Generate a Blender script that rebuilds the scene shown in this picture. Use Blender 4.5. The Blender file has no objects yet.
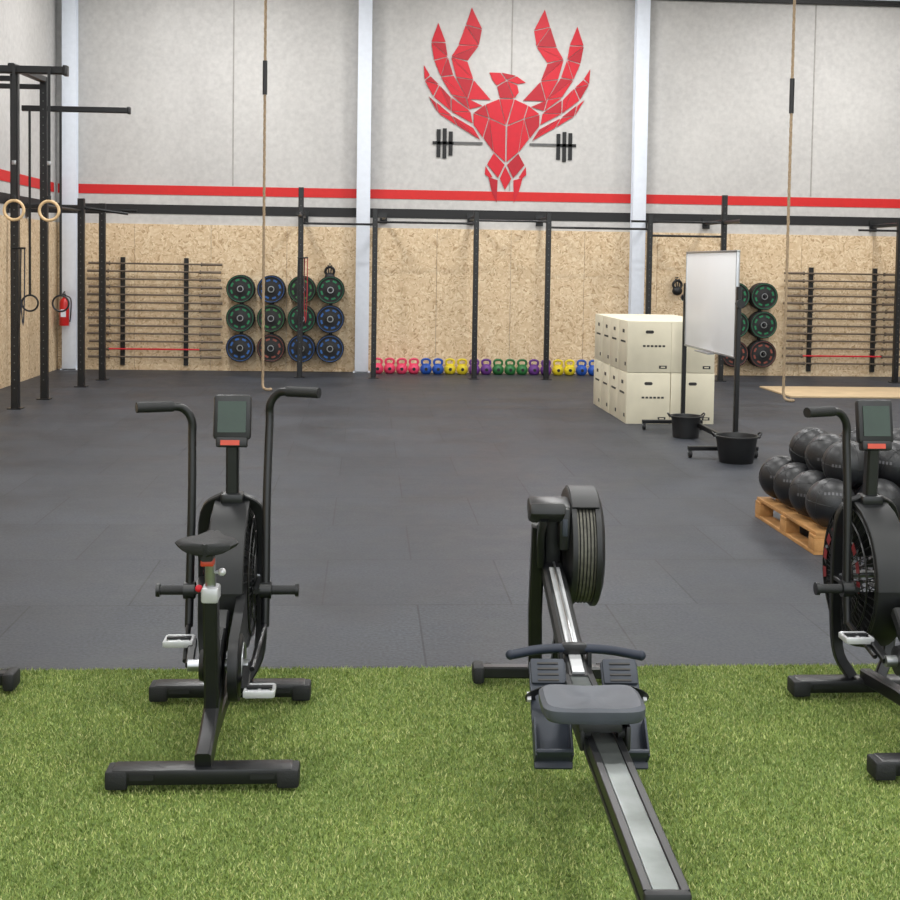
import bpy, bmesh, math, random
import numpy as np
from mathutils import Vector, Matrix, Euler
random.seed(7); np.random.seed(7)
scene = bpy.context.scene
COL = scene.collection
V = Vector

# ------------------------------------------------------------------ materials
def lin(c):
    return tuple(((x/255)/12.92 if x/255 <= 0.04045 else ((x/255+0.055)/1.055)**2.4) for x in c)+(1,)
def new_mat(name):
    m = bpy.data.materials.new(name); m.use_nodes = True
    nt = m.node_tree; b = nt.nodes['Principled BSDF']
    return m, nt, b
def N(nt, t, **kw):
    n = nt.nodes.new(t)
    for k, v in kw.items(): setattr(n, k, v)
    return n
def ramp(nt, stops):
    r = N(nt, 'ShaderNodeValToRGB'); cr = r.color_ramp
    while len(cr.elements) < len(stops): cr.elements.new(0.5)
    for e, (p, c) in zip(cr.elements, stops): e.position = p; e.color = c
    return r
def simple(name, c, rough=0.5, metal=0.0, var=0.12, scale=12, bump=0.0, spec=0.5, bscale=200):
    m, nt, b = new_mat(name); L = nt.links
    tc = N(nt, 'ShaderNodeTexCoord'); no = N(nt, 'ShaderNodeTexNoise')
    no.inputs['Scale'].default_value = scale; no.inputs['Detail'].default_value = 4
    L.new(tc.outputs['Object'], no.inputs['Vector'])
    col = lin(c)
    lo = tuple(x*(1-var) for x in col[:3])+(1,); hi = tuple(min(1, x*(1+var)) for x in col[:3])+(1,)
    r = ramp(nt, [(0.3, lo), (0.7, hi)])
    L.new(no.outputs['Fac'], r.inputs['Fac']); L.new(r.outputs['Color'], b.inputs['Base Color'])
    b.inputs['Roughness'].default_value = rough; b.inputs['Metallic'].default_value = metal
    b.inputs['Specular IOR Level'].default_value = spec
    if bump > 0:
        n2 = N(nt, 'ShaderNodeTexNoise'); n2.inputs['Scale'].default_value = bscale
        L.new(tc.outputs['Object'], n2.inputs['Vector'])
        bp = N(nt, 'ShaderNodeBump'); bp.inputs['Strength'].default_value = bump
        bp.inputs['Distance'].default_value = 0.01
        L.new(n2.outputs['Fac'], bp.inputs['Height']); L.new(bp.outputs['Normal'], b.inputs['Normal'])
    return m

M = {}
M['black'] = simple('black_powder_coat', (18, 19, 21), 0.36)
M['blackm'] = simple('black_matte_plastic', (22, 23, 25), 0.48)
M['rubber'] = simple('black_rubber', (22, 23, 25), 0.62, bump=0.2)
M['steel'] = simple('steel', (170, 172, 175), 0.3, 0.9, 0.08)
M['alu'] = simple('rail_aluminium', (112, 117, 115), 0.28, 0.8, 0.35, scale=7)
M['silver'] = simple('silver_paint', (185, 186, 188), 0.35, 0.3)
M['bar'] = simple('barbell_steel', (104, 92, 80), 0.45, 0.3)
M['seat'] = simple('seat_grey', (66, 70, 78), 0.5)
M['slate'] = simple('slate_plastic', (42, 48, 59), 0.5)
M['navy'] = simple('navy_grip', (26, 34, 50), 0.55)
M['red'] = simple('red_paint', (194, 16, 38), 0.6, var=0.05)
M['red2'] = simple('red_paint_dark', (170, 12, 34), 0.6, var=0.05)
M['redprint'] = simple('dark_red_print', (120, 24, 30), 0.5)
M['redstripe'] = simple('red_stripe_paint', (202, 28, 28), 0.6, var=0.04)
M['blackstripe'] = simple('black_stripe_paint', (22, 22, 24), 0.6)
M['white'] = simple('white_column_paint', (222, 228, 238), 0.45, var=0.03)
M['board'] = simple('whiteboard_enamel', (246, 248, 250), 0.35, var=0.02, scale=2)
M['box'] = simple('painted_plywood', (220, 213, 190), 0.6, var=0.04, scale=6)
M['ply'] = simple('plywood_platform', (196, 172, 136), 0.6, var=0.1, scale=3)
M['pallet'] = simple('pallet_wood', (176, 130, 78), 0.75, var=0.25, scale=9, bump=0.3, bscale=60)
M['ringwood'] = simple('ring_birch', (214, 184, 140), 0.5)
M['rope'] = simple('manila_rope', (160, 140, 114), 0.9, var=0.2, scale=40)
M['glass'] = simple('screen_glass', (34, 52, 40), 0.15)
M['lcd'] = simple('amber_label', (190, 66, 42), 0.4)
M['ink'] = simple('printed_ink', (52, 50, 48), 0.6)
M['band_red'] = simple('exercise_band_red', (150, 30, 36), 0.6)
M['extinguisher'] = simple('extinguisher_red', (190, 28, 28), 0.3)
M['perf'] = simple('perforated_silver', (88, 86, 77), 0.5, 0.3, var=0.35, scale=30)
M['seam'] = simple('concrete_joint', (158, 155, 151), 0.8)
M['hole'] = simple('post_hole', (96, 96, 96), 0.8)
M['ball'] = simple('ball_leather', (26, 27, 30), 0.4, bump=0.15, bscale=120)
M['ballprint'] = simple('ball_print', (84, 84, 88), 0.5)
M['ballred'] = simple('ball_print_red', (120, 52, 44), 0.5)
for nme, c in dict(kb_pink=(222, 64, 100), kb_blue=(34, 82, 172), kb_yellow=(222, 200, 36), kb_purple=(104, 56, 134),
                   kb_green=(44, 112, 58), pl_green=(20, 116, 74), pl_blue=(34, 88, 156), pl_brown=(132, 66, 52)).items():
    M[nme] = simple(nme, c, 0.45)

def mat_concrete():
    m, nt, b = new_mat('concrete_wall'); L = nt.links
    tc = N(nt, 'ShaderNodeTexCoord'); a = N(nt, 'ShaderNodeTexNoise'); a.inputs['Scale'].default_value = 0.6; a.inputs['Detail'].default_value = 8
    f = N(nt, 'ShaderNodeTexNoise'); f.inputs['Scale'].default_value = 14; f.inputs['Detail'].default_value = 6
    L.new(tc.outputs['Object'], a.inputs['Vector']); L.new(tc.outputs['Object'], f.inputs['Vector'])
    mx = N(nt, 'ShaderNodeMath', operation='ADD'); L.new(a.outputs['Fac'], mx.inputs[0]); L.new(f.outputs['Fac'], mx.inputs[1])
    r = ramp(nt, [(0.35, lin((182, 180, 178))), (0.68, lin((203, 201, 198)))])
    mh = N(nt, 'ShaderNodeMath', operation='MULTIPLY'); mh.inputs[1].default_value = 0.5
    L.new(mx.outputs[0], mh.inputs[0]); L.new(mh.outputs[0], r.inputs['Fac']); L.new(r.outputs['Color'], b.inputs['Base Color'])
    b.inputs['Roughness'].default_value = 0.85
    return m
M['concrete'] = mat_concrete()

def mat_osb():
    m, nt, b = new_mat('osb_board'); L = nt.links
    tc = N(nt, 'ShaderNodeTexCoord'); no = N(nt, 'ShaderNodeTexNoise'); no.inputs['Scale'].default_value = 5
    L.new(tc.outputs['Object'], no.inputs['Vector'])
    vm = N(nt, 'ShaderNodeVectorMath', operation='MULTIPLY_ADD'); vm.inputs[1].default_value = (0.3, 0.3, 0.3)
    L.new(no.outputs['Color'], vm.inputs[0]); L.new(tc.outputs['Object'], vm.inputs[2])
    v = N(nt, 'ShaderNodeTexVoronoi'); v.inputs['Scale'].default_value = 34
    L.new(vm.outputs[0], v.inputs['Vector'])
    sp = N(nt, 'ShaderNodeSeparateColor'); L.new(v.outputs['Color'], sp.inputs[0])
    r = ramp(nt, [(0.0, lin((176, 146, 110))), (0.2, lin((208, 182, 146))), (0.7, lin((218, 194, 160))), (1.0, lin((232, 213, 182)))])
    L.new(sp.outputs[0], r.inputs['Fac']); L.new(r.outputs['Color'], b.inputs['Base Color'])
    b.inputs['Roughness'].default_value = 0.7
    return m
M['osb'] = mat_osb()

def mat_rubberfloor():
    m, nt, b = new_mat('rubber_tile_floor'); L = nt.links
    tc = N(nt, 'ShaderNodeTexCoord'); mp = N(nt, 'ShaderNodeMapping')
    mp.inputs['Location'].default_value = (0.22, 0.5, 0)
    L.new(tc.outputs['Object'], mp.inputs['Vector'])
    br = N(nt, 'ShaderNodeTexBrick'); br.offset = 0.5; br.inputs['Scale'].default_value = 1
    br.inputs['Brick Width'].default_value = 1; br.inputs['Row Height'].default_value = 1
    br.inputs['Mortar Size'].default_value = 0.006; br.inputs['Mortar Smooth'].default_value = 0.4
    br.inputs['Color1'].default_value = lin((51, 54, 60)); br.inputs['Color2'].default_value = lin((58, 61, 67))
    br.inputs['Mortar'].default_value = lin((30, 32, 36))
    L.new(mp.outputs[0], br.inputs['Vector'])
    n1 = N(nt, 'ShaderNodeTexNoise'); n1.inputs['Scale'].default_value = 1.3; n1.inputs['Detail'].default_value = 10; n1.inputs['Roughness'].default_value = 0.75
    n2 = N(nt, 'ShaderNodeTexNoise'); n2.inputs['Scale'].default_value = 60; n2.inputs['Detail'].default_value = 4
    L.new(tc.outputs['Object'], n1.inputs['Vector']); L.new(tc.outputs['Object'], n2.inputs['Vector'])
    r1 = ramp(nt, [(0.32, (0.66, 0.66, 0.66, 1)), (0.68, (1.32, 1.32, 1.32, 1))]); L.new(n1.outputs['Fac'], r1.inputs['Fac'])
    r2 = ramp(nt, [(0.35, (0.65, 0.65, 0.65, 1)), (0.7, (1.4, 1.4, 1.4, 1))]); L.new(n2.outputs['Fac'], r2.inputs['Fac'])
    a = N(nt, 'ShaderNodeMix', data_type='RGBA', blend_type='MULTIPLY'); a.inputs['Factor'].default_value = 1
    L.new(br.outputs['Color'], a.inputs['A']); L.new(r1.outputs['Color'], a.inputs['B'])
    c = N(nt, 'ShaderNodeMix', data_type='RGBA', blend_type='MULTIPLY'); c.inputs['Factor'].default_value = 1
    L.new(a.outputs['Result'], c.inputs['A']); L.new(r2.outputs['Color'], c.inputs['B'])
    L.new(c.outputs['Result'], b.inputs['Base Color'])
    rr = ramp(nt, [(0.3, (0.42, 0.42, 0.42, 1)), (0.7, (0.66, 0.66, 0.66, 1))]); L.new(n1.outputs['Fac'], rr.inputs['Fac']); L.new(rr.outputs['Color'], b.inputs['Roughness'])
    b.inputs['Specular IOR Level'].default_value = 0.35
    bp = N(nt, 'ShaderNodeBump'); bp.inputs['Strength'].default_value = 0.25; bp.inputs['Distance'].default_value = 0.004
    L.new(n2.outputs['Fac'], bp.inputs['Height']); L.new(bp.outputs['Normal'], b.inputs['Normal'])
    return m
M['floor'] = mat_rubberfloor()

def mat_grass():
    m, nt, b = new_mat('artificial_turf'); L = nt.links
    g = N(nt, 'ShaderNodeNewGeometry')
    r = ramp(nt, [(0.0, lin((88, 108, 46))), (0.35, lin((128, 148, 74))), (0.75, lin((154, 170, 94))), (1.0, lin((200, 200, 140)))])
    L.new(g.outputs['Random Per Island'], r.inputs['Fac'])
    tc = N(nt, 'ShaderNodeTexCoord'); n1 = N(nt, 'ShaderNodeTexNoise'); n1.inputs['Scale'].default_value = 2.0; n1.inputs['Detail'].default_value = 7; n1.inputs['Roughness'].default_value = .6
    L.new(tc.outputs['Object'], n1.inputs['Vector'])
    r1 = ramp(nt, [(0.3, (0.78, 0.82, 0.76, 1)), (0.7, (1.16, 1.13, 1.12, 1))]); L.new(n1.outputs['Fac'], r1.inputs['Fac'])
    a = N(nt, 'ShaderNodeMix', data_type='RGBA', blend_type='MULTIPLY'); a.inputs['Factor'].default_value = 1
    L.new(r.outputs['Color'], a.inputs['A']); L.new(r1.outputs['Color'], a.inputs['B'])
    L.new(a.outputs['Result'], b.inputs['Base Color']); b.inputs['Roughness'].default_value = 0.6
    return m
M['grass'] = mat_grass()
M['grassbase'] = simple('turf_backing', (92, 112, 52), 0.9, var=0.3, scale=60)
M['ceil'] = simple('ceiling_sheet', (205, 205, 203), 0.7, var=0.03)

# ------------------------------------------------------------------ mesh builder
def catmull(pts, n=6):
    pts = [V(p) for p in pts]; out = []
    P = [pts[0]*2-pts[1]]+pts+[pts[-1]*2-pts[-2]]
    for i in range(1, len(P)-2):
        a, b, c, d = P[i-1], P[i], P[i+1], P[i+2]
        for k in range(n):
            t = k/n
            out.append(0.5*((2*b)+(c-a)*t+(2*a-5*b+4*c-d)*t*t+(3*b-3*c+d-a)*t**3))
    out.append(pts[-1]); return out

class B:
    def __init__(s):
        s.bm = bmesh.new(); s.mats = []
    def mi(s, k):
        if k not in s.mats: s.mats.append(k)
        return s.mats.index(k)
    def merge(s, t, mat, Mx=None):
        i = s.mi(mat); vm = {}
        for v in t.verts:
            vm[v] = s.bm.verts.new(Mx @ v.co if Mx else v.co)
        for f in t.faces:
            try:
                nf = s.bm.faces.new([vm[v] for v in f.verts]); nf.material_index = i; nf.smooth = True
            except ValueError: pass
        t.free()
    def box(s, c, size, mat, bev=0.0, rot=(0, 0, 0), seg=2):
        t = bmesh.new(); bmesh.ops.create_cube(t, size=1)
        for v in t.verts: v.co = V((v.co.x*size[0], v.co.y*size[1], v.co.z*size[2]))
        if bev > 0: bmesh.ops.bevel(t, geom=t.edges[:], offset=bev, segments=seg, affect='EDGES', profile=0.5)
        s.merge(t, mat, Matrix.Translation(V(c)) @ Euler(rot).to_matrix().to_4x4())
    def sweep(s, pts, prof, mat, up=(0, 0, 1), scales=None):
        pts = [V(p) for p in pts]; n = len(pts); i = s.mi(mat)
        T = []
        for k in range(n):
            if k == 0: t = pts[1]-pts[0]
            elif k == n-1: t = pts[-1]-pts[-2]
            else: t = (pts[k+1]-pts[k]).normalized()+(pts[k]-pts[k-1]).normalized()
            T.append(t.normalized())
        u = V(up)
        if abs(T[0].dot(u)) > 0.97: u = V((0, 1, 0)) if abs(T[0].y) < 0.9 else V((1, 0, 0))
        nrm = (u-T[0]*u.dot(T[0])).normalized(); rings = []
        for k in range(n):
            nrm = (nrm-T[k]*nrm.dot(T[k])).normalized(); sd = T[k].cross(nrm)
            sc = scales[k] if scales else 1
            rings.append([s.bm.verts.new(pts[k]+sd*a*sc+nrm*b*sc) for a, b in prof])
        m = len(prof)
        for k in range(n-1):
            for j in range(m):
                f = s.bm.faces.new([rings[k][j], rings[k][(j+1) % m], rings[k+1][(j+1) % m], rings[k+1][j]])
                f.material_index = i; f.smooth = True
        for rg in (rings[0][::-1], rings[-1]):
            f = s.bm.faces.new(rg); f.material_index = i
    def tube(s, pts, r, mat, seg=10, curve=0, scales=None):
        if curve: pts = catmull(pts, curve)
        s.sweep(pts, [(r*math.cos(2*math.pi*a/seg), r*math.sin(2*math.pi*a/seg)) for a in range(seg)], mat, scales=scales)
    def rect(s, pts, w, h, mat, up=(0, 0, 1), curve=0, ch=0.15):
        if curve: pts = catmull(pts, curve)
        a, b = w/2, h/2; c = min(a, b)*ch*2
        s.sweep(pts, [(-a+c, -b), (a-c, -b), (a, -b+c), (a, b-c), (a-c, b), (-a+c, b), (-a, b-c), (-a, -b+c)], mat, up=up)
    def lathe(s, prof, o, axis, mat, seg=32, closed=False):
        o = V(o); ax = V(axis).normalized(); i = s.mi(mat)
        q = V((0, 0, 1)).rotation_difference(ax); rings = []
        for r, h in prof:
            rings.append([s.bm.verts.new(o+q @ V((r*math.cos(2*math.pi*a/seg), r*math.sin(2*math.pi*a/seg), h))) for a in range(seg)] if r > 1e-6 else [s.bm.verts.new(o+q @ V((0, 0, h)))])
        pairs = list(zip(rings, rings[1:]))
        if closed: pairs.append((rings[-1], rings[0]))
        for A, C in pairs:
            for a in range(seg):
                b2 = (a+1) % seg
                if len(A) == 1 and len(C) == 1: continue
                if len(A) == 1: vs = [A[0], C[b2], C[a]]
                elif len(C) == 1: vs = [A[a], A[b2], C[0]]
                else: vs = [A[a], A[b2], C[b2], C[a]]
                f = s.bm.faces.new(vs); f.material_index = i; f.smooth = True
    def torus(s, c, axis, R, r, mat, seg=32, ms=8):
        prof = [(R+r*math.cos(2*math.pi*k/ms), r*math.sin(2*math.pi*k/ms)) for k in range(ms)]
        s.lathe(prof, c, axis, mat, seg, closed=True)
    def ball(s, c, r, mat, sc=(1, 1, 1), seg=24):
        t = bmesh.new(); bmesh.ops.create_uvsphere(t, u_segments=seg, v_segments=seg//2+2, radius=r)
        s.merge(t, mat, Matrix.Translation(V(c)) @ Matrix.Diagonal((*sc, 1)))
    def sector(s, c, r0, r1, a0, a1, mat, axis='y', n=6):
        i = s.mi(mat); c = V(c)
        def P(r, a):
            if axis == 'y': return c+V((r*math.cos(a), 0, r*math.sin(a)))
            return c+V((0, r*math.cos(a), r*math.sin(a)))
        for k in range(n):
            A, C = a0+(a1-a0)*k/n, a0+(a1-a0)*(k+1)/n
            f = s.bm.faces.new([s.bm.verts.new(p) for p in (P(r0, A), P(r1, A), P(r1, C), P(r0, C))]); f.material_index = i
    def prism(s, pts, dvec, mat):
        i = s.mi(mat); a = [s.bm.verts.new(V(p)) for p in pts]; b = [s.bm.verts.new(V(p)+V(dvec)) for p in pts]; n = len(pts)
        fs = [s.bm.faces.new(a[::-1]), s.bm.faces.new(b)]
        for k in range(n): fs.append(s.bm.faces.new([a[k], a[(k+1) % n], b[(k+1) % n], b[k]]))
        for f in fs: f.material_index = i; f.smooth = True
    def done(s, name, loc=(0, 0, 0), rz=0, angle=38):
        bmesh.ops.recalc_face_normals(s.bm, faces=s.bm.faces[:])
        me = bpy.data.meshes.new(name); s.bm.to_mesh(me); s.bm.free()
        for k in s.mats: me.materials.append(M[k])
        me.set_sharp_from_angle(angle=math.radians(angle))
        o = bpy.data.objects.new(name, me); COL.objects.link(o)
        o.location = loc; o.rotation_euler = (0, 0, rz); return o
def copy(o, loc, rz=None):
    c = bpy.data.objects.new(o.name.split('.')[0], o.data); COL.objects.link(c); c.location = loc
    if rz is not None: c.rotation_euler = (0, 0, rz)
    return c

# ------------------------------------------------------------------ room shell
XL, XR, YB, YF, H = -5.0, 10.5, 20.5, -5.0, 7.0
def slab(name, lo, hi, mat, origin=False):
    b = B(); lo, hi = V(lo), V(hi)
    if origin: b.box((lo+hi)/2, hi-lo, mat); return b.done(name)
    b.box((0, 0, 0), hi-lo, mat); return b.done(name, (lo+hi)/2)
slab('floor', (XL-.2, YF, -0.1), (XR+.2, YB+.2, 0), 'floor', True)
slab('wall_back', (XL-.2, YB, 0), (XR+.2, YB+.2, H), 'concrete')
slab('wall_left', (XL-.2, YF, 0), (XL, YB, H), 'concrete')
slab('wall_right', (XR, YF, 0), (XR+.2, YB, H), 'concrete')
slab('ceiling', (XL-.2, YF, H), (XR+.2, YB+.2, H+.1), 'ceil')
b = B(); b.box((2.75, YB-.004, 2.91), (15.46, .008, .15), 'redstripe'); b.done('trim_1')
b = B(); b.box((2.75, YB-.004, 2.60), (15.46, .008, .15), 'blackstripe'); b.done('trim_2')
b = B(); b.box((XL+.004, 7.8, 2.91), (.008, 25, .15), 'redstripe'); b.done('trim_3')
b = B(); b.box((XL+.004, 7.8, 2.60), (.008, 25, .15), 'blackstripe'); b.done('trim_4')
b = B()
for x in (-2.2, 2.3, 7.35, 9.8): b.box((x, YB-.003, 4.60), (.022, .006, 3.2), 'seam')
b.done('trim_5')
b = B(); b.box((2.75, YB-.05, 6.20), (15.4, .1, .07), 'blackstripe'); b.box((2.75, YB-.04, 6.34), (15.4, .08, .18), 'white'); b.done('trim_6')
b = B(); x = XL+.02
while x < XR-.1:
    w = min(1.22, XR-.02-x); b.box((x+w/2, YB-.011, 1.18), (w-.005, .022, 2.36), 'osb'); x += 1.22
b.done('wall_panelling_back')
b = B(); y = YB-.03
while y > YF+1.3:
    b.box((XL+.011, y-.61, 1.18), (.022, 1.215, 2.36), 'osb'); y -= 1.22
b.done('wall_panelling_left')
for i, x in enumerate((-4.76, -.09, 4.42, 9.2)):
    b = B(); f = .22; d = .18
    yc = YB-.025-d/2
    b.box((0, -d/2+.01, H/2-.002), (f, .02, H-.004), 'white', .003); b.box((0, d/2-.01, H/2-.002), (f, .02, H-.004), 'white', .003); b.box((0, 0, H/2-.002), (.02, d-.03, H-.004), 'white')
    b.box((0, 0, .01), (f+.06, d, .02), 'white'); b.done('steel_column', (x, yc, 0))

# turf
GY = 5.45
b = B(); b.box((0, 0, .004), (15.4, 10.4, .008), 'grassbase'); b.done('artificial_turf_backing', (2.75, GY-5.2, 0))
def blades(name, x0, x1, y0, y1, n):
    px = np.random.uniform(x0, x1, n); py = np.random.uniform(y0, y1, n)
    a = np.random.uniform(0, 2*np.pi, n); w = np.random.uniform(.0016, .0034, n); h = np.random.uniform(.008, .018, n)
    la = np.random.uniform(0, 2*np.pi, n); ll = np.random.uniform(.002, .014, n)
    co = np.zeros((n, 3, 3), np.float32)
    co[:, 0, 0] = px-np.cos(a)*w; co[:, 0, 1] = py-np.sin(a)*w; co[:, 1, 0] = px+np.cos(a)*w; co[:, 1, 1] = py+np.sin(a)*w
    co[:, :2, 2] = .006
    co[:, 2, 0] = px+np.cos(la)*ll; co[:, 2, 1] = py+np.sin(la)*ll; co[:, 2, 2] = .006+h
    me = bpy.data.meshes.new(name); me.vertices.add(n*3); me.vertices.foreach_set('co', co.ravel())
    me.loops.add(n*3); me.loops.foreach_set('vertex_index', np.arange(n*3, dtype=np.int32))
    me.polygons.add(n); me.polygons.foreach_set('loop_start', np.arange(0, n*3, 3, dtype=np.int32))
    me.update(calc_edges=True); me.validate(); me.materials.append(M['grass'])
    o = bpy.data.objects.new(name, me); COL.objects.link(o)
blades('artificial_turf', -2.8, 3.6, 2.9, GY, 520000)

# ------------------------------------------------------------------ phoenix mural
def mural():
    b = B(); SX, SZ = .0164, .0163
    def pt(p): return ((p[0]-507.5)*SX, 0, (203-p[1])*SZ)
    cnt = [0]
    def poly(ps, k=None, gap=.75):
        cx = sum(p[0] for p in ps)/len(ps); cy = sum(p[1] for p in ps)/len(ps); q = []
        for p in ps:
            d = math.hypot(p[0]-cx, p[1]-cy); f = max(0.3, 1-gap/max(d, .1)); q.append((cx+(p[0]-cx)*f, cy+(p[1]-cy)*f))
        cnt[0] += 1; k = k or ('red' if cnt[0] % 3 else 'red2')
        b.prism([pt(p) for p in q], (0, -.006, 0), k)
    def both(ps): poly(ps); poly([(1015-x, y) for x, y in ps][::-1])
    def feather(Lp, Rp):
        for i in range(len(Lp)-1):
            if i == 0: both([Lp[0], Rp[1], Lp[1]])
            elif i % 2: both([Lp[i], Rp[i], Rp[i+1]]); both([Lp[i], Rp[i+1], Lp[i+1]])
            else: both([Lp[i], Rp[i], Lp[i+1]]); both([Rp[i], Rp[i+1], Lp[i+1]])
    feather([(471, 8), (465, 26), (458, 46), (451, 58), (456, 78), (468, 100)], [(471, 8), (482, 30), (479, 46), (468, 62), (474, 80), (492, 100)])
    feather([(438, 24), (431, 44), (434, 62), (441, 78), (452, 96), (470, 110)], [(438, 24), (446, 44), (448, 58), (454, 76), (467, 98), (484, 106)])
    feather([(424, 66), (425, 82), (434, 98), (452, 112), (474, 124)], [(424, 66), (431, 77), (440, 86), (452, 98), (472, 112)])
    feather([(429, 97), (439, 114), (458, 126), (482, 140)], [(429, 97), (437, 103), (453, 116), (475, 128)])
    for p in ([(486, 104), (500, 98), (507, 125), (490, 118)], [(474, 113), (486, 104), (490, 118)], [(474, 125), (474, 113), (490, 118), (484, 138)],
              [(490, 118), (507, 125), (507, 162), (495, 152)], [(484, 138), (490, 118), (495, 152)], [(495, 152), (507, 164), (500, 178), (488, 164)],
              [(487, 165), (495, 177), (491, 178), (486, 174)], [(490, 176), (500, 179), (499, 203), (493, 190)]): both(p)
    for p in ([(500, 98), (515, 98), (507, 125)], [(500, 98), (497, 86), (507, 80), (515, 98)], [(515, 98), (507, 80), (518, 84), (520, 92)],
              [(489, 72), (501, 72), (507, 80), (497, 86), (492, 80)], [(501, 72), (517, 75), (507, 80)], [(517, 75), (527, 82), (518, 84), (507, 80)],
              [(507, 165), (514, 178), (507, 190), (501, 178)]): poly(p)
    for x0, x1, y0, y1, k in ((455, 484, 142, 144.5, 'hole'), (531, 558, 142, 144.5, 'hole'), (434, 455, 142, 145, 'blackstripe'), (558, 578, 142, 145, 'blackstripe'),
                              (438, 442, 130, 158, 'blackstripe'), (444, 448, 129, 159, 'blackstripe'), (450, 454, 132, 156, 'blackstripe'),
                              (558, 562, 132, 158, 'blackstripe'), (564, 568, 130, 160, 'blackstripe'), (570, 574, 131, 158, 'blackstripe')):
        b.prism([pt((x0, y1)), pt((x1, y1)), pt((x1, y0)), pt((x0, y0))], (0, -.006, 0), k)
    b.done('phoenix_wall_mural', (2.23, YB-.012, 2.79))
mural()

# ------------------------------------------------------------------ air bike
def air_bike():
    b = B()
    for y in (.02, .86):
        b.box((0, y, .052), (.60, .085, .055), 'black', .008)
        for sx in (-1, 1):
            b.box((sx*.285, y, .043), (.075, .092, .066), 'rubber', .010)
            b.box((sx*.2, y-.044, .055), (.08, .006, .02), 'blackm')
    # spine
    b.rect([(0, .0, .085), (0, .12, .12), (0, .30, .20), (0, .42, .29)], .055, .09, 'black', curve=5)
    b.rect([(0, .14, .115), (0, .5, .12), (0, .86, .085)], .05, .06, 'black')
    # seat tube
    b.rect([(0, .25, .16), (0, .19, .62)], .05, .075, 'black', up=(0, 1, 0))
    b.box((0, .19, .62), (.06, .085, .055), 'silver', .01)
    b.tube([(0, .19, .6), (0, .165, .78)], .019, 'steel', 12)
    b.tube([(-.02, .19, .625), (-.035, .18, .635)], .008, 'steel'); b.ball((-.04, .178, .64), .013, 'red')
    b.ball((.04, .17, .70), .014, 'silver'); b.tube([(0, .17, .70), (.045, .17, .70)], .006, 'steel')
    b.rect([(0, .07, .775), (0, .25, .775)], .04, .03, 'black')
    b.box((0, .10, .752), (.045, .05, .022), 'lcd', .005)
    # saddle
    prof = [(.0, .012, .0), (.02, .085, .0), (.06, .108, .004), (.11, .095, .002), (.16, .055, -.002), (.22, .03, -.004), (.27, .022, -.010), (.285, .008, -.014)]
    i = b.mi('rubber'); rings = []
    for (yy, w, dz) in prof:
        rg = []
        for k in range(16):
            a = 2*math.pi*k/16; z = math.sin(a); x = math.cos(a)
            rg.append(b.bm.verts.new((x*w, .01+yy, .822+dz+(z*.022 if z > 0 else z*.034)-.014*(1-abs(x))*(1 if z > 0 else 0))))
        rings.append(rg)
    for k in range(len(rings)-1):
        for j in range(16):
            f = b.bm.faces.new([rings[k][j], rings[k][(j+1) % 16], rings[k+1][(j+1) % 16], rings[k+1][j]]); f.material_index = i; f.smooth = True
    for rg in (rings[0][::-1], rings[-1]): f = b.bm.faces.new(rg); f.material_index = i
    # chain case
    def capsule(c0, r0, c1, r1, x, th, mat):
        pts = []; ang = math.atan2(c1[1]-c0[1], c1[0]-c0[0])
        for k in range(13): a = ang+math.pi/2+math.pi*k/12; pts.append((x, c0[0]+r0*math.cos(a), c0[1]+r0*math.sin(a)))
        for k in range(13): a = ang-math.pi/2+math.pi*k/12; pts.append((x, c1[0]+r1*math.cos(a), c1[1]+r1*math.sin(a)))
        b.prism(pts, (th, 0, 0), mat)
    capsule((.42, .29), .13, (.84, .50), .06, .045, .035, 'blackm')
    b.lathe([(0, .01), (.10, .01), (.115, 0), (.115, -.01)], (.082, .42, .29), (1, 0, 0), 'black')
    b.torus((.092, .42, .29), (1, 0, 0), .08, .004, 'steel', 28, 6)
    b.tube([(-.11, .42, .29), (.11, .42, .29)], .022, 'steel', 14)
    b.lathe([(0, .02), (.055, .015), (.06, 0)], (-.05, .42, .29), (-1, 0, 0), 'black')
    # cranks & pedals
    for sx, py, pz in ((-1, .57, .335), (1, .27, .245)):
        b.rect([(sx*.105, .42, .29), (sx*.112, py, pz)], .022, .03, 'black', up=(1, 0, 0))
        b.tube([(sx*.11, py, pz), (sx*.2, py, pz)], .008, 'steel')
        for dy in (-.04, .04): b.box((sx*.165, py+dy, pz), (.1, .012, .026), 'silver', .003)
        for dx in (-.05, 0, .05): b.box((sx*.165+dx, py, pz), (.012, .088, .022), 'silver', .003)
        b.box((sx*.165, py, pz+.014), (.09, .02, .006), 'blackm')
    # fan
    fc = V((0, .92, .50)); R = .295; hw = .065
    b.lathe([(R-.012, -hw), (R, -hw+.008), (R+.008, 0), (R, hw-.008), (R-.012, hw), (R-.016, 0)], fc, (1, 0, 0), 'blackm', 48, closed=True)
    for sx in (-1, 1):
        for rr, xo in ((R-.01, .065), (.24, .083), (.18, .09), (.12, .094)):
            b.torus(fc+V((sx*xo, 0, 0)), (1, 0, 0), rr, .004, 'black', 40, 5)
        b.lathe([(0, .008), (.08, .008), (.095, 0), (.095, -.01), (0, -.01)], fc+V((sx*.09, 0, 0)), (sx, 0, 0), 'blackm')
        for k in range(48):
            a = 2*math.pi*k/48; d = V((0, math.cos(a), math.sin(a)))
            b.tube([fc+d*.09+V((sx*.094, 0, 0)), fc+d*.2+V((sx*.088, 0, 0)), fc+d*(R-.01)+V((sx*.062, 0, 0))], .0026, 'black', 5)
    for k in range(9):
        a = -.3+k*.42
        b.sector(fc+V((-.0975, 0, 0)), .17, .205, a, a+.24, 'redprint', axis='x', n=3)
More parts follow.
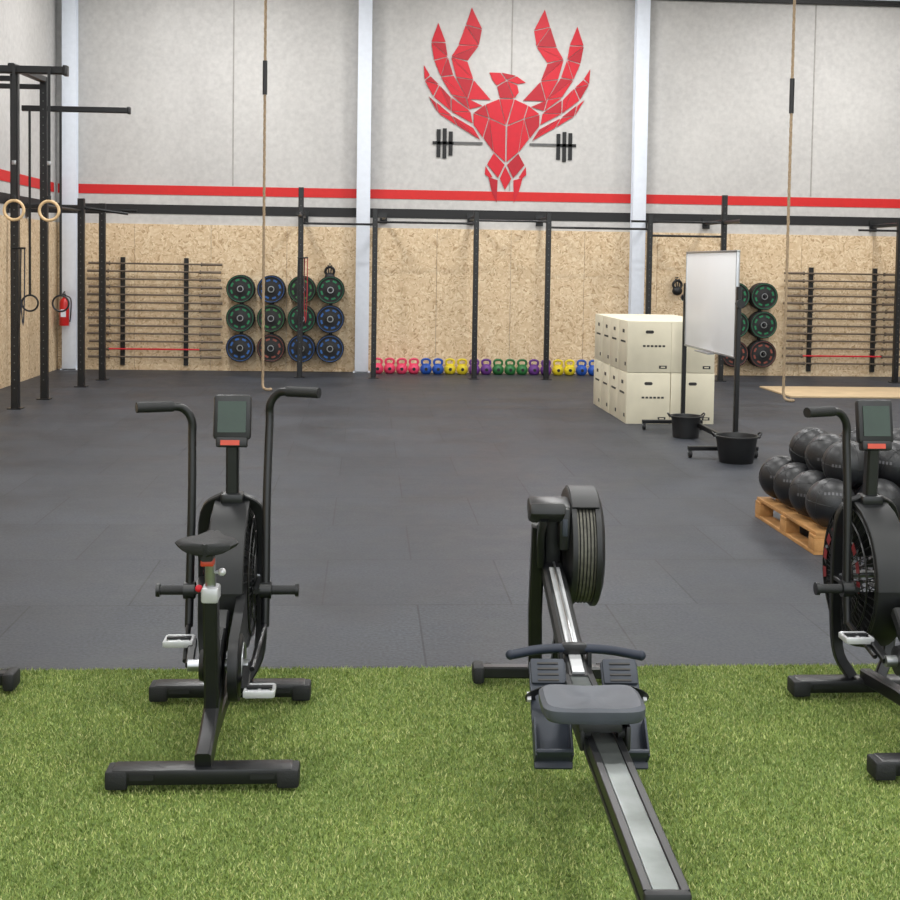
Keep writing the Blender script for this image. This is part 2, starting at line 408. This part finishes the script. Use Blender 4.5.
    for k in range(12):
        a = 2*math.pi*k/12; d = V((0, math.cos(a), math.sin(a)))
        b.box(fc+d*.19, (.1, .17, .003), 'blackm', 0, rot=(a, 0.0, 0))
    b.tube([fc-V((.11, 0, 0)), fc+V((.11, 0, 0))], .015, 'steel')
    sh = []
    for k in range(9):
        a = math.radians(75+k*13); sh.append(fc+V((0, math.cos(a)*(R+.016), math.sin(a)*(R+.016))))
    b.rect(sh, .14, .02, 'blackm', up=(0, 0, 1))
    # fork
    for sx in (-1, 1):
        b.rect([(sx*.06, .86, .08), (sx*.112, .90, .2), (sx*.118, .92, .50), (sx*.11, .90, .76), (sx*.03, .88, .83)], .028, .045, 'black', up=(1, 0, 0), curve=5)
        b.rect([(sx*.118, .92, .49), (sx*.118, .70, .49)], .035, .018, 'black')
    b.box((0, .88, .825), (.09, .08, .045), 'black', .01)
    b.rect([(0, .88, .82), (0, .87, 1.05)], .05, .05, 'black', up=(0, 1, 0))
    b.rect([(0, .42, .3), (0, .52, .40), (0, .57, .44)], .05, .05, 'black', up=(0, 1, 0))
    b.rect([(0, .24, .30), (0, .46, .40)], .045, .05, 'black')
    # monitor
    my, mz = .86, 1.155
    b.box((0, my, mz), (.15, .045, .18), 'blackm', .014, rot=(-.2, 0, 0))
    b.box((0, my-.026, mz+.005), (.112, .004, .125), 'glass', 0, rot=(-.2, 0, 0))
    b.box((0, my-.02, mz-.098), (.125, .05, .04), 'blackm', .008, rot=(-.2, 0, 0)); b.box((-.005, my-.047, mz-.096), (.075, .004, .020), 'lcd', 0, rot=(-.2, 0, 0))
    for q in range(3): b.box((-.03+.03*q, my-.033, mz-.067), (.018, .004, .008), 'ink', 0, rot=(-.2, 0, 0))
    # levers
    for sx, dy, dz in ((-1, -.03, -.045), (1, .04, .01)):
        x = sx*.148; o = .075
        b.tube([(x, .63+o, .35), (x, .65+o, .49), (x*.98, .69+o+dy*.4, .85), (x, .73+o+dy, 1.12+dz), (x*1.02, .73+o+dy, 1.20+dz), (x+sx*.035, .72+o+dy, 1.245+dz), (x+sx*.09, .69+o+dy, 1.255+dz), (x+sx*.20, .64+o+dy, 1.255+dz)], .0165, 'black', 12, curve=6)
        b.tube([(x+sx*.07, .702+o+dy, 1.255+dz), (x+sx*.20, .64+o+dy, 1.256+dz)], .021, 'rubber', 12)
        b.lathe([(.034, -.022), (.034, .022), (.0, .024)], (x, .65+o, .49), (sx, 0, 0), 'black', 20)
        b.tube([(sx*.12, .65+o, .49), (x+sx*.115, .65+o, .49)], .019, 'rubber', 12); b.lathe([(0, .0), (.026, 0), (.026, .014), (0, .016)], (x+sx*.115, .65+o, .49), (sx, 0, 0), 'black', 18)
        b.tube([(x, .63+o, .36), (sx*.128, .42-sx*.05, .29)], .010, 'black', 8)
    return b
bk = air_bike().done('air_bike', (-.535, 4.17, .016))
copy(bk, (2.10, 4.17, .016))

# ------------------------------------------------------------------ rowing machine
def rower():
    b = B()
    b.rect([(0, .0, .388), (0, 1.62, .368)], .062, .018, 'alu', ch=.1)
    b.rect([(0, .0, .350), (0, 1.62, .330)], .060, .055, 'blackm', ch=.05)
    b.rect([(0, .0, .318), (0, 1.62, .298)], .085, .014, 'black', ch=.1)
    for sx in (-1, 1): b.rect([(sx*.042, .0, .382), (sx*.042, 1.62, .362)], .022, .036, 'black', ch=.1)
    b.box((0, -.005, .35), (.108, .03, .10), 'blackm', .01)
    b.rect([(0, .16, .31), (0, .12, .05)], .06, .04, 'black', up=(0, 1, 0)); b.rect([(-.21, .12, .035), (.21, .12, .035)], .05, .045, 'black')
    for sx in (-1, 1): b.box((sx*.21, .12, .025), (.05, .07, .05), 'rubber', .01)
    # front frame
    b.rect([(0, 1.5, .345), (0, 1.85, .42), (0, 2.35, .53)], .085, .075, 'blackm'); b.rect([(0, 1.5, .388), (0, 1.85, .463), (0, 2.28, .557)], .042, .008, 'silver')
    # front leg
    b.rect([(-.06, 2.33, .72), (-.06, 2.43, .34), (-.045, 2.53, .05)], .055, .06, 'black', up=(0, 1, 0)); b.rect([(.055, 2.33, .52), (.055, 2.45, .30), (.045, 2.53, .05)], .05, .055, 'black', up=(0, 1, 0))
    b.rect([(-.29, 2.55, .045), (.29, 2.55, .045)], .055, .05, 'black')
    for sx in (-1, 1): b.box((sx*.285, 2.55, .04), (.05, .11, .075), 'rubber', .015); b.lathe([(0, -.012), (.03, -.012), (.03, .012), (0, .012)], (sx*.24, 2.6, .035), (1, 0, 0), 'rubber', 18)
    # flywheel
    fc = V((.125, 2.45, .61)); R = .232
    b.lathe([(R-.012, -.055), (R-.002, -.055), (R-.002, .055), (R-.012, .055)], fc, (1, 0, 0), 'perf', 48, closed=True)
    for k in range(-3, 4):
        b.torus(fc+V((k*.014, 0, 0)), (1, 0, 0), R, .0022, 'blackm', 48, 4)
    for sx in (-1, 1):
        b.lathe([(0, .026), (.07, .026), (.14, .020), (.2, .012), (R+.004, 0), (R+.012, -.006), (R+.012, -.026), (R-.01, -.028), (0, -.028)], fc+V((sx*.064, 0, 0)), (sx, 0, 0), 'blackm', 48)
        b.torus(fc+V((sx*.083, 0, 0)), (1, 0, 0), .12, .004, 'black', 32, 6)
        b.lathe([(0, .034), (.03, .034), (.035, .022)], fc+V((sx*.064, 0, 0)), (sx, 0, 0), 'silver', 20)
    # shroud on the upper rear quarter of the fan
    sh = []
    for k in range(6):
        a = math.radians(60+k*14); sh.append(fc+V((0, math.cos(a)*(R+.014), math.sin(a)*(R+.014))))
    b.rect(sh, .11, .010, 'blackm', up=(0, 0, 1))
    # housing and monitor arm
    b.box((0.0, 2.40, .66), (.07, .16, .30), 'blackm', .02, rot=(.12, 0, 0))
    b.box((-.02, 2.33, .785), (.17, .13, .075), 'black', .018, rot=(.2, 0, 0))
    b.rect([(-.05, 2.33, .56), (-.06, 2.24, .70), (-.06, 2.14, .79)], .04, .03, 'black', up=(1, 0, 0), curve=5)
    b.box((-.05, 2.14, .81), (.14, .12, .05), 'blackm', .014, rot=(-.45, 0, 0)); b.box((-.05, 2.129, .8355), (.10, .07, .003), 'glass', 0, rot=(-.45, 0, 0))
    b.box((.035, 2.27, .72), (.045, .06, .17), 'black', .012); b.box((.035, 2.236, .73), (.022, .012, .07), 'slate', .004)
    # chain + handle
    b.tube([(0, 1.64, .442), (0, 2.3, .575)], .005, 'steel', 6)
    b.tube([(-.225, 1.58, .424), (-.12, 1.615, .432), (0, 1.625, .434), (.12, 1.615, .432), (.225, 1.58, .424)], .017, 'navy', 12, curve=5)
    b.box((0, 1.625, .434), (.09, .035, .04), 'blackm', .01)
    for sx in (-1, 1): b.ball((sx*.227, 1.58, .424), .018, 'navy', seg=14); b.rect([(sx*.05, 1.6, .36), (sx*.05, 1.61, .425)], .015, .03, 'black', up=(0, 1, 0))
    # foot rests
    b.tube([(-.17, 1.42, .30), (.19, 1.42, .30)], .016, 'steel', 10)
    for sx in (-1, 1):
        x = sx*.122+.012; rx = .80
        def F(u, w, h=0):
            return V((x+u, 1.245+w*math.cos(rx)-h*math.sin(rx), .168+w*math.sin(rx)+h*math.cos(rx)))
        b.box(F(0, .175), (.125, .37, .016), 'slate', .006, rot=(rx, 0, 0))
        b.box(F(0, .32, .012), (.115, .09, .014), 'slate', .006, rot=(rx, 0, 0))
        for q in range(4): b.box(F(0, .285+q*.02, .021), (.07, .006, .004), 'ink', 0, rot=(rx, 0, 0))
        b.box(F(0, .02, .035), (.12, .016, .085), 'slate', .008, rot=(rx, 0, 0))
        for uu in (-.058, .058): b.box(F(uu, .075, .03), (.008, .13, .06), 'slate', .003, rot=(rx, 0, 0))
        b.sweep(catmull([F(-.062, .22, 0), F(-.062, .22, .05), F(0, .23, .08), F(.062, .22, .05), F(.062, .22, 0)], 5), [(-.017, -.0015), (.017, -.0015), (.017, .0015), (-.017, .0015)], 'black', up=(0, -.7, .7))
        b.box(F(sx*.07, .22, .03), (.014, .03, .02), 'silver', .003, rot=(rx, 0, 0))
    # seat (contoured slab)
    SY, SXo = .99, -.03
    i = b.mi('seat'); W, D2 = .153, .115
    def outline(a):
        c, s_ = math.cos(a), math.sin(a); e = .38
        return math.copysign(abs(c)**e, c)*W, math.copysign(abs(s_)**e, s_)*D2
    rings = []
    for (sc, dz) in ((0.02, .0), (.35, .0), (.7, .004), (.92, .004), (1.0, -.006), (1.0, -.030), (.93, -.044), (.5, -.046)):
        rg = []
        for k in range(48):
            X, Y = outline(2*math.pi*k/48); X *= sc; Y *= sc
            if Y > 0: Y -= .022*math.exp(-(X/.045)**2)*sc
            sag = -.014*math.exp(-((abs(X)-.065)/.035)**2)*(1-sc**2) if dz > -.01 else 0
            rg.append(b.bm.verts.new((X+SXo, SY+Y, .484+dz+sag)))
        rings.append(rg)
    for r0, r1 in zip(rings, rings[1:]):
        for j in range(48):
            f = b.bm.faces.new([r0[j], r0[(j+1) % 48], r1[(j+1) % 48], r1[j]]); f.material_index = i; f.smooth = True
    f = b.bm.faces.new(rings[-1]); f.material_index = i; f = b.bm.faces.new(rings[0][::-1]); f.material_index = i
    b.box((SXo/2, SY, .424), (.13, .19, .03), 'blackm', .006)
    for sx in (-1, 1):
        b.box((sx*.068, SY, .392), (.014, .19, .075), 'blackm', .005)
        for yy in (-.06, .06): b.lathe([(0, -.01), (.02, -.01), (.02, .01), (0, .01)], (sx*.05, SY+yy, .402), (1, 0, 0), 'rubber', 16)
    return b
rw = rower().done('rowing_machine', (.675, 2.66, .024), -.038)
copy(rw, (-1.73, 2.62, .024), 0)

# ------------------------------------------------------------------ rigs
def post(b, x, y, h, w=.08):
    b.rect([(x, y, .012), (x, y, h)], w, w, 'black', up=(0, 1, 0), ch=.08); b.box((x, y, .006), (.16, .16, .012), 'black')
    z = .25
    while z < h-.1:
        b.lathe([(0, .001), (.008, .001)], (x, y-w/2-.001, z), (0, -1, 0), 'hole', 8); z += .1
RY = 19.4
b = B()
for x, h in ((-1.04, 2.93), (.10, 2.62), (1.67, 2.6), (2.80, 2.6), (4.40, 2.6), (5.58, 2.93), (8.42, 2.6)):
    post(b, x, RY, h)
    xx = x+(.14 if abs(x-.1) < .01 else (.17 if abs(x-4.4) < .01 else 0))
    b.rect([(xx, RY+.02, 2.52), (xx, YB-.05, 2.52)], .06, .06, 'black'); b.box((xx, YB-.037, 2.52), (.12, .02, .18), 'black')
    if xx != x: b.box(((x+xx)/2, RY+.03, 2.52), (abs(xx-x)+.06, .06, .06), 'black')
for x0, x1, z in ((-1.04, .1, 2.38), (.1, 1.67, 2.42), (1.67, 2.8, 2.47), (2.8, 4.4, 2.38), (4.4, 5.58, 2.28), (7.75, 8.42, 2.42), (4.1, 5.58, 2.5)):
    b.tube([(x0, RY, z), (x1, RY, z)], .018, 'black', 10)
b.tube([(-1.04, RY, 2.5), (-1.04, RY-.9, 2.5)], .03, 'black'); b.tube([(5.58, RY, 2.5), (5.58, RY-.9, 2.5)], .03, 'black')
b.done('pullup_rig')
b = B()
for x, y, h in ((-4.15, 15.05, 4.0), (-4.08, 16.1, 4.05), (-3.98, 17.7, 2.62), (-3.9, 18.7, 2.6)):
    post(b, x, y, h, .09)
    b.rect([(x, y, h-.12), (XL+.05, y, h-.12)], .06, .06, 'black'); b.box((XL+.042, y, h-.12), (.016, .14, .2), 'black')
b.rect([(XL+.05, 14.95, 3.97), (-3.56, 14.95, 3.97)], .09, .09, 'black')
b.box((-3.54, 14.95, 3.97), (.05, .12, .12), 'black', .01)
b.rect([(-4.15, 14.9, 4.0), (-4.08, 16.1, 4.02)], .08, .08, 'black')
b.rect([(-4.35, 16.1, 3.66), (-3.05, 16.1, 3.66)], .07, .07, 'black')
b.box((-3.03, 16.1, 3.66), (.04, .09, .09), 'black', .01)
b.tube([(-4.08, 16.1, 2.45), (-3.98, 17.7, 2.45)], .018, 'black'); b.tube([(-3.98, 17.7, 2.5), (-3.9, 18.7, 2.5)], .018, 'black')
b.tube([(-3.98, 17.7, 2.5), (-3.35, 17.75, 2.42)], .02, 'black'); b.tube([(-3.9, 18.7, 2.5), (-3.4, 18.7, 2.5)], .02, 'black')
b.done('pullup_rig')
for i, x in enumerate((-4.11, -3.71)):
    b = B(); b.torus((0, 0, 0), (0, 1, 0), .112, .018, 'ringwood', 36, 10)
    b.rect([(0, 0, .10), (0, 0, 1.65)], .035, .006, 'blackm', up=(0, 1, 0)); b.box((0, 0, .14), (.045, .02, .07), 'blackm', .004); b.box((0, 0, .55), (.045, .02, .05), 'steel', .004)
    b.done('gymnastic_ring', (x, 14.86, 2.34))
for x in (-4.24, -3.86):
    b = B(); b.torus((0, 0, 0), (0, 1, 0), .1, .012, 'blackm', 32, 8)
    b.rect([(0, 0, .10), (0, 0, 2.43)], .03, .006, 'blackm', up=(0, 1, 0)); b.done('gymnastic_ring', (x, 16.03, 1.22))
def band(x, y, z0, z1, w, mat, n=3):
    b = B()
    for k in range(n):
        xx = -w/2+w*k/(n-1); b.rect([(xx-.02, 0, z1), (xx-.025, -.01, (z0+z1)/2), (xx, 0, z0+.05*k), (xx+.02, -.01, (z0+z1)/2), (xx+.02, 0, z1)], .014, .004, mat[k % len(mat)], up=(0, 1, 0), curve=4)
    b.tube([(-w/2-.03, 0, z1), (w/2+.03, 0, z1)], .012, 'black'); b.tube([(0, 0, z1), (0, .085, z1)], .012, 'black')
    b.done('exercise_bands', (x, y, 0))
band(-1.0, RY-.13, .75, 1.85, .1, ['blackm', 'blackm', 'band_red'])
band(-4.06, 15.0-.12, .9, 1.9, .09, ['blackm', 'blackm', 'navy'])

# ropes
for x, y, zc in ((-1.44, 17.4, 4.3), (5.62, 16.5, 4.1)):
    b = B(); n = 160
    for st in range(3):
        P = []
        for k in range(n+1):
            z = .12+(H-.2-.12)*k/n; a = z*18+st*2.094; P.append((.010*math.cos(a), .010*math.sin(a), z))
        b.tube(P, .0115, 'rope', 6)
    b.tube([(0, 0, .14), (.01, -.03, .05), (.06, -.08, .022), (.12, -.06, .022), (.1, 0, .024)], .018, 'rope', 8, curve=5)
    b.tube([(0, 0, zc-.23), (0, 0, zc+.23)], .032, 'blackm', 12)
    b.lathe([(.0, 0), (.05, 0), (.05, .2), (.0, .2)], (0, 0, H-.21), (0, 0, 1), 'black', 16)
    b.done('climbing_rope', (x, y, 0))

# ------------------------------------------------------------------ wall storage
def barbell_rack(x0, x1, u0, u1):
    b = B(); cx = (x0+x1)/2
    for u in (u0, u1):
        b.rect([(u-cx, 0, .08), (u-cx, 0, 1.82)], .07, .05, 'black', up=(0, 1, 0), ch=.05)
    n = 13
    for k in range(n):
        z = .22+k*(1.50/(n-1)); j = random.uniform(-.03, .03)
        m = 'red' if k == 1 else 'bar'
        b.tube([(x0-cx+.3+j, -.09, z), (x1-cx-.3+j, -.09, z)], .014, m, 8)
        for sx, e in ((1, x0), (-1, x1)):
            b.tube([(e-cx+j, -.09, z), (e-cx+.33*sx+j, -.09, z)], .021, 'bar', 10)
            b.lathe([(0, -.01), (.032, -.01), (.032, .01), (0, .01)], (e-cx+.33*sx+j, -.09, z), (1, 0, 0), 'bar', 12)
        for u in (u0, u1): b.box((u-cx, -.07, z-.022), (.03, .11, .014), 'black')
    b.done('barbell_wall_rack', (cx, YB-.05, 0))
barbell_rack(-4.46, -2.34, -3.94, -2.93)
barbell_rack(6.92, 8.95, 7.38, 8.47)

def plate(b, x, y, z, col, th=.07):
    b.lathe([(.03, th/2), (.07, th/2), (.085, th/2-.006), (.18, th/2-.010), (.19, th/2), (.218, th/2), (.225, th/2-.008), (.225, -th/2+.008), (.218, -th/2), (.03, -th/2)], (x, y, z), (0, -1, 0), 'rubber', 40, closed=True)
    b.torus((x, y-th/2+.002, z), (0, 1, 0), .045, .010, 'steel', 20, 6)
    for k in range(8):
        a = k*math.pi/4+.1
        b.sector((x, y-th/2-.002+.010, z), .125, .162, a, a+.45, col, n=4)
    b.torus((x, y-th/2+.002, z), (0, 1, 0), .205, .0045, col, 40, 5)
def plate_rack(xs, zs, cols, name, loc):
    b = B()
    for i, x in enumerate(xs):
        b.rect([(x, -.02, .15), (x, -.02, 1.5)], .06, .03, 'black', up=(0, 1, 0))
        for j, z in enumerate(zs):
            c = cols[j][i % len(cols[j])]
            b.tube([(x, 0, z), (x, -.34, z)], .022, 'blackm', 12)
            for q in range(3): plate(b, x, -.09-.075*q, z, c)
    return b.done(name, loc)
plate_rack([-2.04, -1.55, -1.06, -.60], [1.34, .87, .39], [['pl_green', 'pl_blue', 'kb_green', 'pl_green'], ['pl_green', 'kb_green', 'pl_green', 'pl_blue'], ['pl_blue', 'pl_brown', 'pl_blue', 'pl_blue']], 'weight_plate_rack', (0, YB-.03, 0))
plate_rack([6.05, 6.52], [1.33, .86, .38], [['pl_green', 'pl_green'], ['pl_green', 'pl_green'], ['pl_brown', 'pl_brown']], 'weight_plate_rack', (0, YB-.03, 0))
for x, dz in ((-.62, .14), (5.1, 0)):
    b = B(); b.tube([(0, .0, 1.62), (0, -.12, 1.62)], .012, 'black'); b.torus((0, -.1, 1.50), (0, 1, 0), .07, .022, 'black', 20, 8)
    b.ball((0, -.1, 1.40), .085, 'blackm', (1, .7, .9)); b.rect([(-.03, -.1, 1.6), (0, -.1, 1.4), (.03, -.1, 1.6)], .02, .01, 'black', up=(0, 1, 0), curve=3)
    b.done('dip_belt', (x, YB-.03, dz))

# kettlebells
b = B(); cols = ['pink']*4+['blue']*2+['yellow']*2+['purple']*2+['green']*3+['purple']*2+['yellow']*2+['blue']*2
for k, c in enumerate(cols):
    x = .17+k*.196; m = 'kb_'+c; y = random.uniform(-.02, .02)
    prof = []
    for q in range(13):
        a = -math.pi/2+math.pi*q/12; prof.append((.096*math.cos(a), max(-.078, .096*math.sin(a))+.078))
    b.lathe(prof, (x, y, 0), (0, 0, 1), m, 20)
    b.tube([(x-.045, y, .14), (x-.066, y, .19), (x-.052, y, .228), (x, y, .242), (x+.052, y, .228), (x+.066, y, .19), (x+.045, y, .14)], .019, m, 8, curve=4)
    b.lathe([(0, 0), (.026, 0), (.026, .004), (0, .004)], (x, y-.094, .085), (0, -1, 0), 'blackm', 14)
b.done('kettlebells', (0, YB-.3, 0))

# fire extinguisher
b = B(); b.lathe([(0, 0), (.07, 0), (.075, .02), (.075, .36), (.06, .41), (.025, .44), (.025, .47), (0, .47)], (0, 0, 0), (0, 0, 1), 'extinguisher', 24)
b.box((0, -.01, .49), (.03, .1, .04), 'blackm', .006); b.box((0, -.04, .52), (.02, .14, .012), 'black', rot=(.3, 0, 0)); b.tube([(.02, 0, .48), (.1, 0, .42), (.1, 0, .2), (.085, 0, .06)], .01, 'black', 8, curve=5)
b.box((0, -.072, .2), (.08, .01, .12), 'white'); b.box((0, .085, .25), (.05, .02, .3), 'black'); b.done('fire_extinguisher', (-4.80, YB-.33, .72))

# lifting platform
b = B()
for k in range(2): b.box((5.9+1.15+k*2.32, 17.7, .012), (2.3, 1.4, .024), 'ply', .003)
b.done('plywood_lifting_platform')

# ------------------------------------------------------------------ plyo boxes
b = B(); w = .505; hh = .585
def text_marks(b, c, axis, n=6):
    for q in range(n):
        if axis == 'y': b.box((c[0]-.12+q*.045, c[1], c[2]), (.030, .003, .022), 'ink')
        else: b.box((c[0], c[1]-.12+q*.045, c[2]), (.003, .030, .022), 'ink')
for iz in range(2):
    for iy in range(4):
        for ix in range(2):
            jx = random.uniform(-.006, .006)
            cx = ix*(w+.008)+w/2+jx; cy = iy*(w+.006)+w/2; cz = iz*(hh+.004)+hh/2
            b.box((cx, cy, cz), (w, w, hh), 'box', .005)
            if iy == 0:
                if ix == 0: text_marks(b, (cx+.06, cy-w/2-.0015, cz+.01), 'y')
                b.lathe([(0, 0), (.018, 0)], (cx-.03, cy-w/2-.002, cz+.17), (0, -1, 0), 'ink', 14); b.lathe([(0, 0), (.018, 0)], (cx+.03, cy-w/2-.002, cz+.17), (0, -1, 0), 'ink', 14); b.box((cx, cy-w/2-.0015, cz+.17), (.06, .003, .036), 'ink')
                b.box((cx+.16, cy-w/2-.0015, cz-.23), (.09, .003, .035), 'ink'); b.box((cx+.16, cy-w/2-.0035, cz-.23), (.05, .002, .012), 'box')
            if ix == 0:
                text_marks(b, (cx-w/2-.0015, cy, cz+.05), 'x'); b.box((cx-w/2-.0015, cy-.02, cz+.17), (.003, .1, .04), 'ink')
                b.box((cx-w/2-.0015, cy-.15, cz-.2), (.003, .06, .04), 'ink')
b.done('plyo_boxes', (2.95, 14.02, .001))

# ------------------------------------------------------------------ whiteboard
b = B(); Lb = 1.86
b.box((0, Lb/2, 1.45), (.02, Lb, 1.0), 'board', .002)
for z in (.945, 1.955): b.box((0, Lb/2, z), (.035, Lb+.03, .02), 'steel', .004)
for y in (0, Lb): b.box((0, y, 1.45), (.035, .02, 1.03), 'steel', .004)
for y in (-.06, Lb+.06):
    b.rect([(0, y, .08), (0, y, 1.62)], .045, .045, 'black', up=(0, 1, 0)); b.rect([(-.45, y, .09), (.22, y, .09)], .05, .04, 'black')
    b.tube([(0, y-.04, 1.46), (0, y+.06, 1.46)], .02, 'black'); b.lathe([(0, -.02), (.04, -.02), (.04, .02), (0, .02)], (0, y-.05 if y < 0 else y+.05, 1.46), (0, 1, 0), 'black', 16)
    for xx in (-.43, .20):
        b.lathe([(0, -.014), (.035, -.014), (.035, .014), (0, .014)], (xx, y, .036), (1, 0, 0), 'rubber', 18); b.box((xx, y, .065), (.04, .03, .03), 'steel')
b.rect([(0, -.06, .14), (0, Lb+.06, .14)], .035, .05, 'black')
b.box((-.05, Lb/2, .93), (.07, .5, .012), 'steel')
b.done('whiteboard_on_stand', (3.485, 11.62, 0))
def tub(r0, r1, h, loc):
    b = B(); b.lathe([(0, 0), (r0, 0), (r0+.004, .004), (r1, h), (r1+.02, h), (r1+.02, h+.012), (r1-.004, h+.012), (r1-.008, h), (r0-.004, .012), (0, .012)], (0, 0, 0), (0, 0, 1), 'blackm', 36)
    for sx in (-1, 1): b.tube([(sx*(r1+.005), -.05, h-.01), (sx*(r1+.035), -.03, h+.03), (sx*(r1+.035), .03, h+.03), (sx*(r1+.005), .05, h-.01)], .008, 'blackm', 6, curve=4)
    b.done('chalk_bucket', loc)
tub(.15, .19, .24, (3.42, 11.3, 0)); tub(.13, .155, .22, (3.37, 12.95, 0))

# ------------------------------------------------------------------ pallets and balls
def pallet():
    b = B(); Lx, Ly = .8, 1.2
    for k in range(6): b.box((-Lx/2+.06+k*(Lx-.12)/5, 0, .133), (.10, Ly, .022), 'pallet', .002)
    for y in (-Ly/2+.05, 0, Ly/2-.05):
        b.box((0, y, .111), (Lx, .1, .022), 'pallet', .002)
        for x in (-Lx/2+.05, 0, Lx/2-.05): b.box((x, y, .061), (.1, .11, .078), 'pallet', .003)
    for x in (-Lx/2+.05, 0, Lx/2-.05): b.box((x, 0, .011), (.1, Ly, .022), 'pallet', .002)
    return b.done('wooden_pallet', (3.22, 8.46, 0))
p = pallet(); copy(p, (3.76, 7.6-.36, 0)) if False else None
copy(p, (4.04, 8.2, 0)); copy(p, (4.86, 8.2, 0))
p.location = (3.22, 8.22, 0)
b = B(); r = .158; cs = []
for ix in range(7):
    for iy in range(4): cs.append((2.97+ix*.32+random.uniform(-.001, .001), 7.75+iy*.32, .147+r))
for ix in range(6):
    for iy in range(3): cs.append((3.13+ix*.32, 7.91+iy*.32, .147+r+.224))
for c in cs:
    t = bmesh.new(); bmesh.ops.create_uvsphere(t, u_segments=28, v_segments=18, radius=r)
    R_ = Euler((random.uniform(-1, 1), random.uniform(-1, 1), random.uniform(0, 6))).to_matrix().to_4x4()
    b.merge(t, 'ball', Matrix.Translation(V(c)) @ R_)
    R3 = R_.to_3x3()
    for ax in ((1, 0, 0), (0, 1, 0), (0, 0, 1)):
        b.torus(c, R3 @ V(ax), r-.0005, .0022, 'blackm', 32, 4)
    d = V((-.55+random.uniform(-.5, .5), -.8, .3+random.uniform(-.4, .3))).normalized(); up = V((0, 0, 1)); sd = d.cross(up).normalized(); u2 = sd.cross(d)
    i = b.mi(random.choice(['ballprint', 'ballprint', 'ballred']))
    for q in range(5):
        a = -.35+q*.15
        def SP(aa, bb): return V(c)+(d*math.cos(aa)*math.cos(bb)+sd*math.sin(aa)*math.cos(bb)+u2*math.sin(bb))*(r+.0012)
        f = b.bm.faces.new([b.bm.verts.new(SP(*w_)) for w_ in ((a, -.05), (a+.09, -.05), (a+.09, .07), (a, .07))]); f.material_index = i
b.done('medicine_balls')

# ------------------------------------------------------------------ lights
world = bpy.data.worlds.new('world'); scene.world = world; world.use_nodes = True
bg = world.node_tree.nodes['Background']; bg.inputs[0].default_value = (.93, .97, 1.0, 1); bg.inputs[1].default_value = 2.0
for i, x in enumerate((-2.4, 2.6, 7.6)):
    for j, y in enumerate((-1.5, 3.2, 8.5, 13.5, 18.0)):
        b = B(); b.box((0, 0, .03), (1.3, .5, .06), 'white', .01); b.tube([(-.5, 0, .06), (-.5, 0, .395)], .006, 'steel', 6); b.tube([(.5, 0, .06), (.5, 0, .395)], .006, 'steel', 6)
        b.done('ceiling_lamp', (x, y, H-.4))
        l = bpy.data.lights.new('lamp_light', 'AREA'); l.shape = 'RECTANGLE'; l.size = 1.25; l.size_y = .45; l.energy = 165; l.color = (1, .992, .98)
        o = bpy.data.objects.new('lamp_light', l); COL.objects.link(o); o.location = (x, y, H-.41)

# ------------------------------------------------------------------ camera
cam = bpy.data.cameras.new('camera'); co = bpy.data.objects.new('camera', cam); COL.objects.link(co)
cam.sensor_width = 36; cam.lens = 50; cam.shift_y = -.138; cam.clip_end = 200
co.location = (0, 0, 1.8)
co.rotation_euler = (Matrix.Rotation(-.066, 3, 'Z') @ Matrix.Rotation(math.pi/2-.05, 3, 'X') @ Matrix.Rotation(.015, 3, 'Z')).to_euler()
scene.camera = co
scene.view_settings.view_transform = 'Standard'
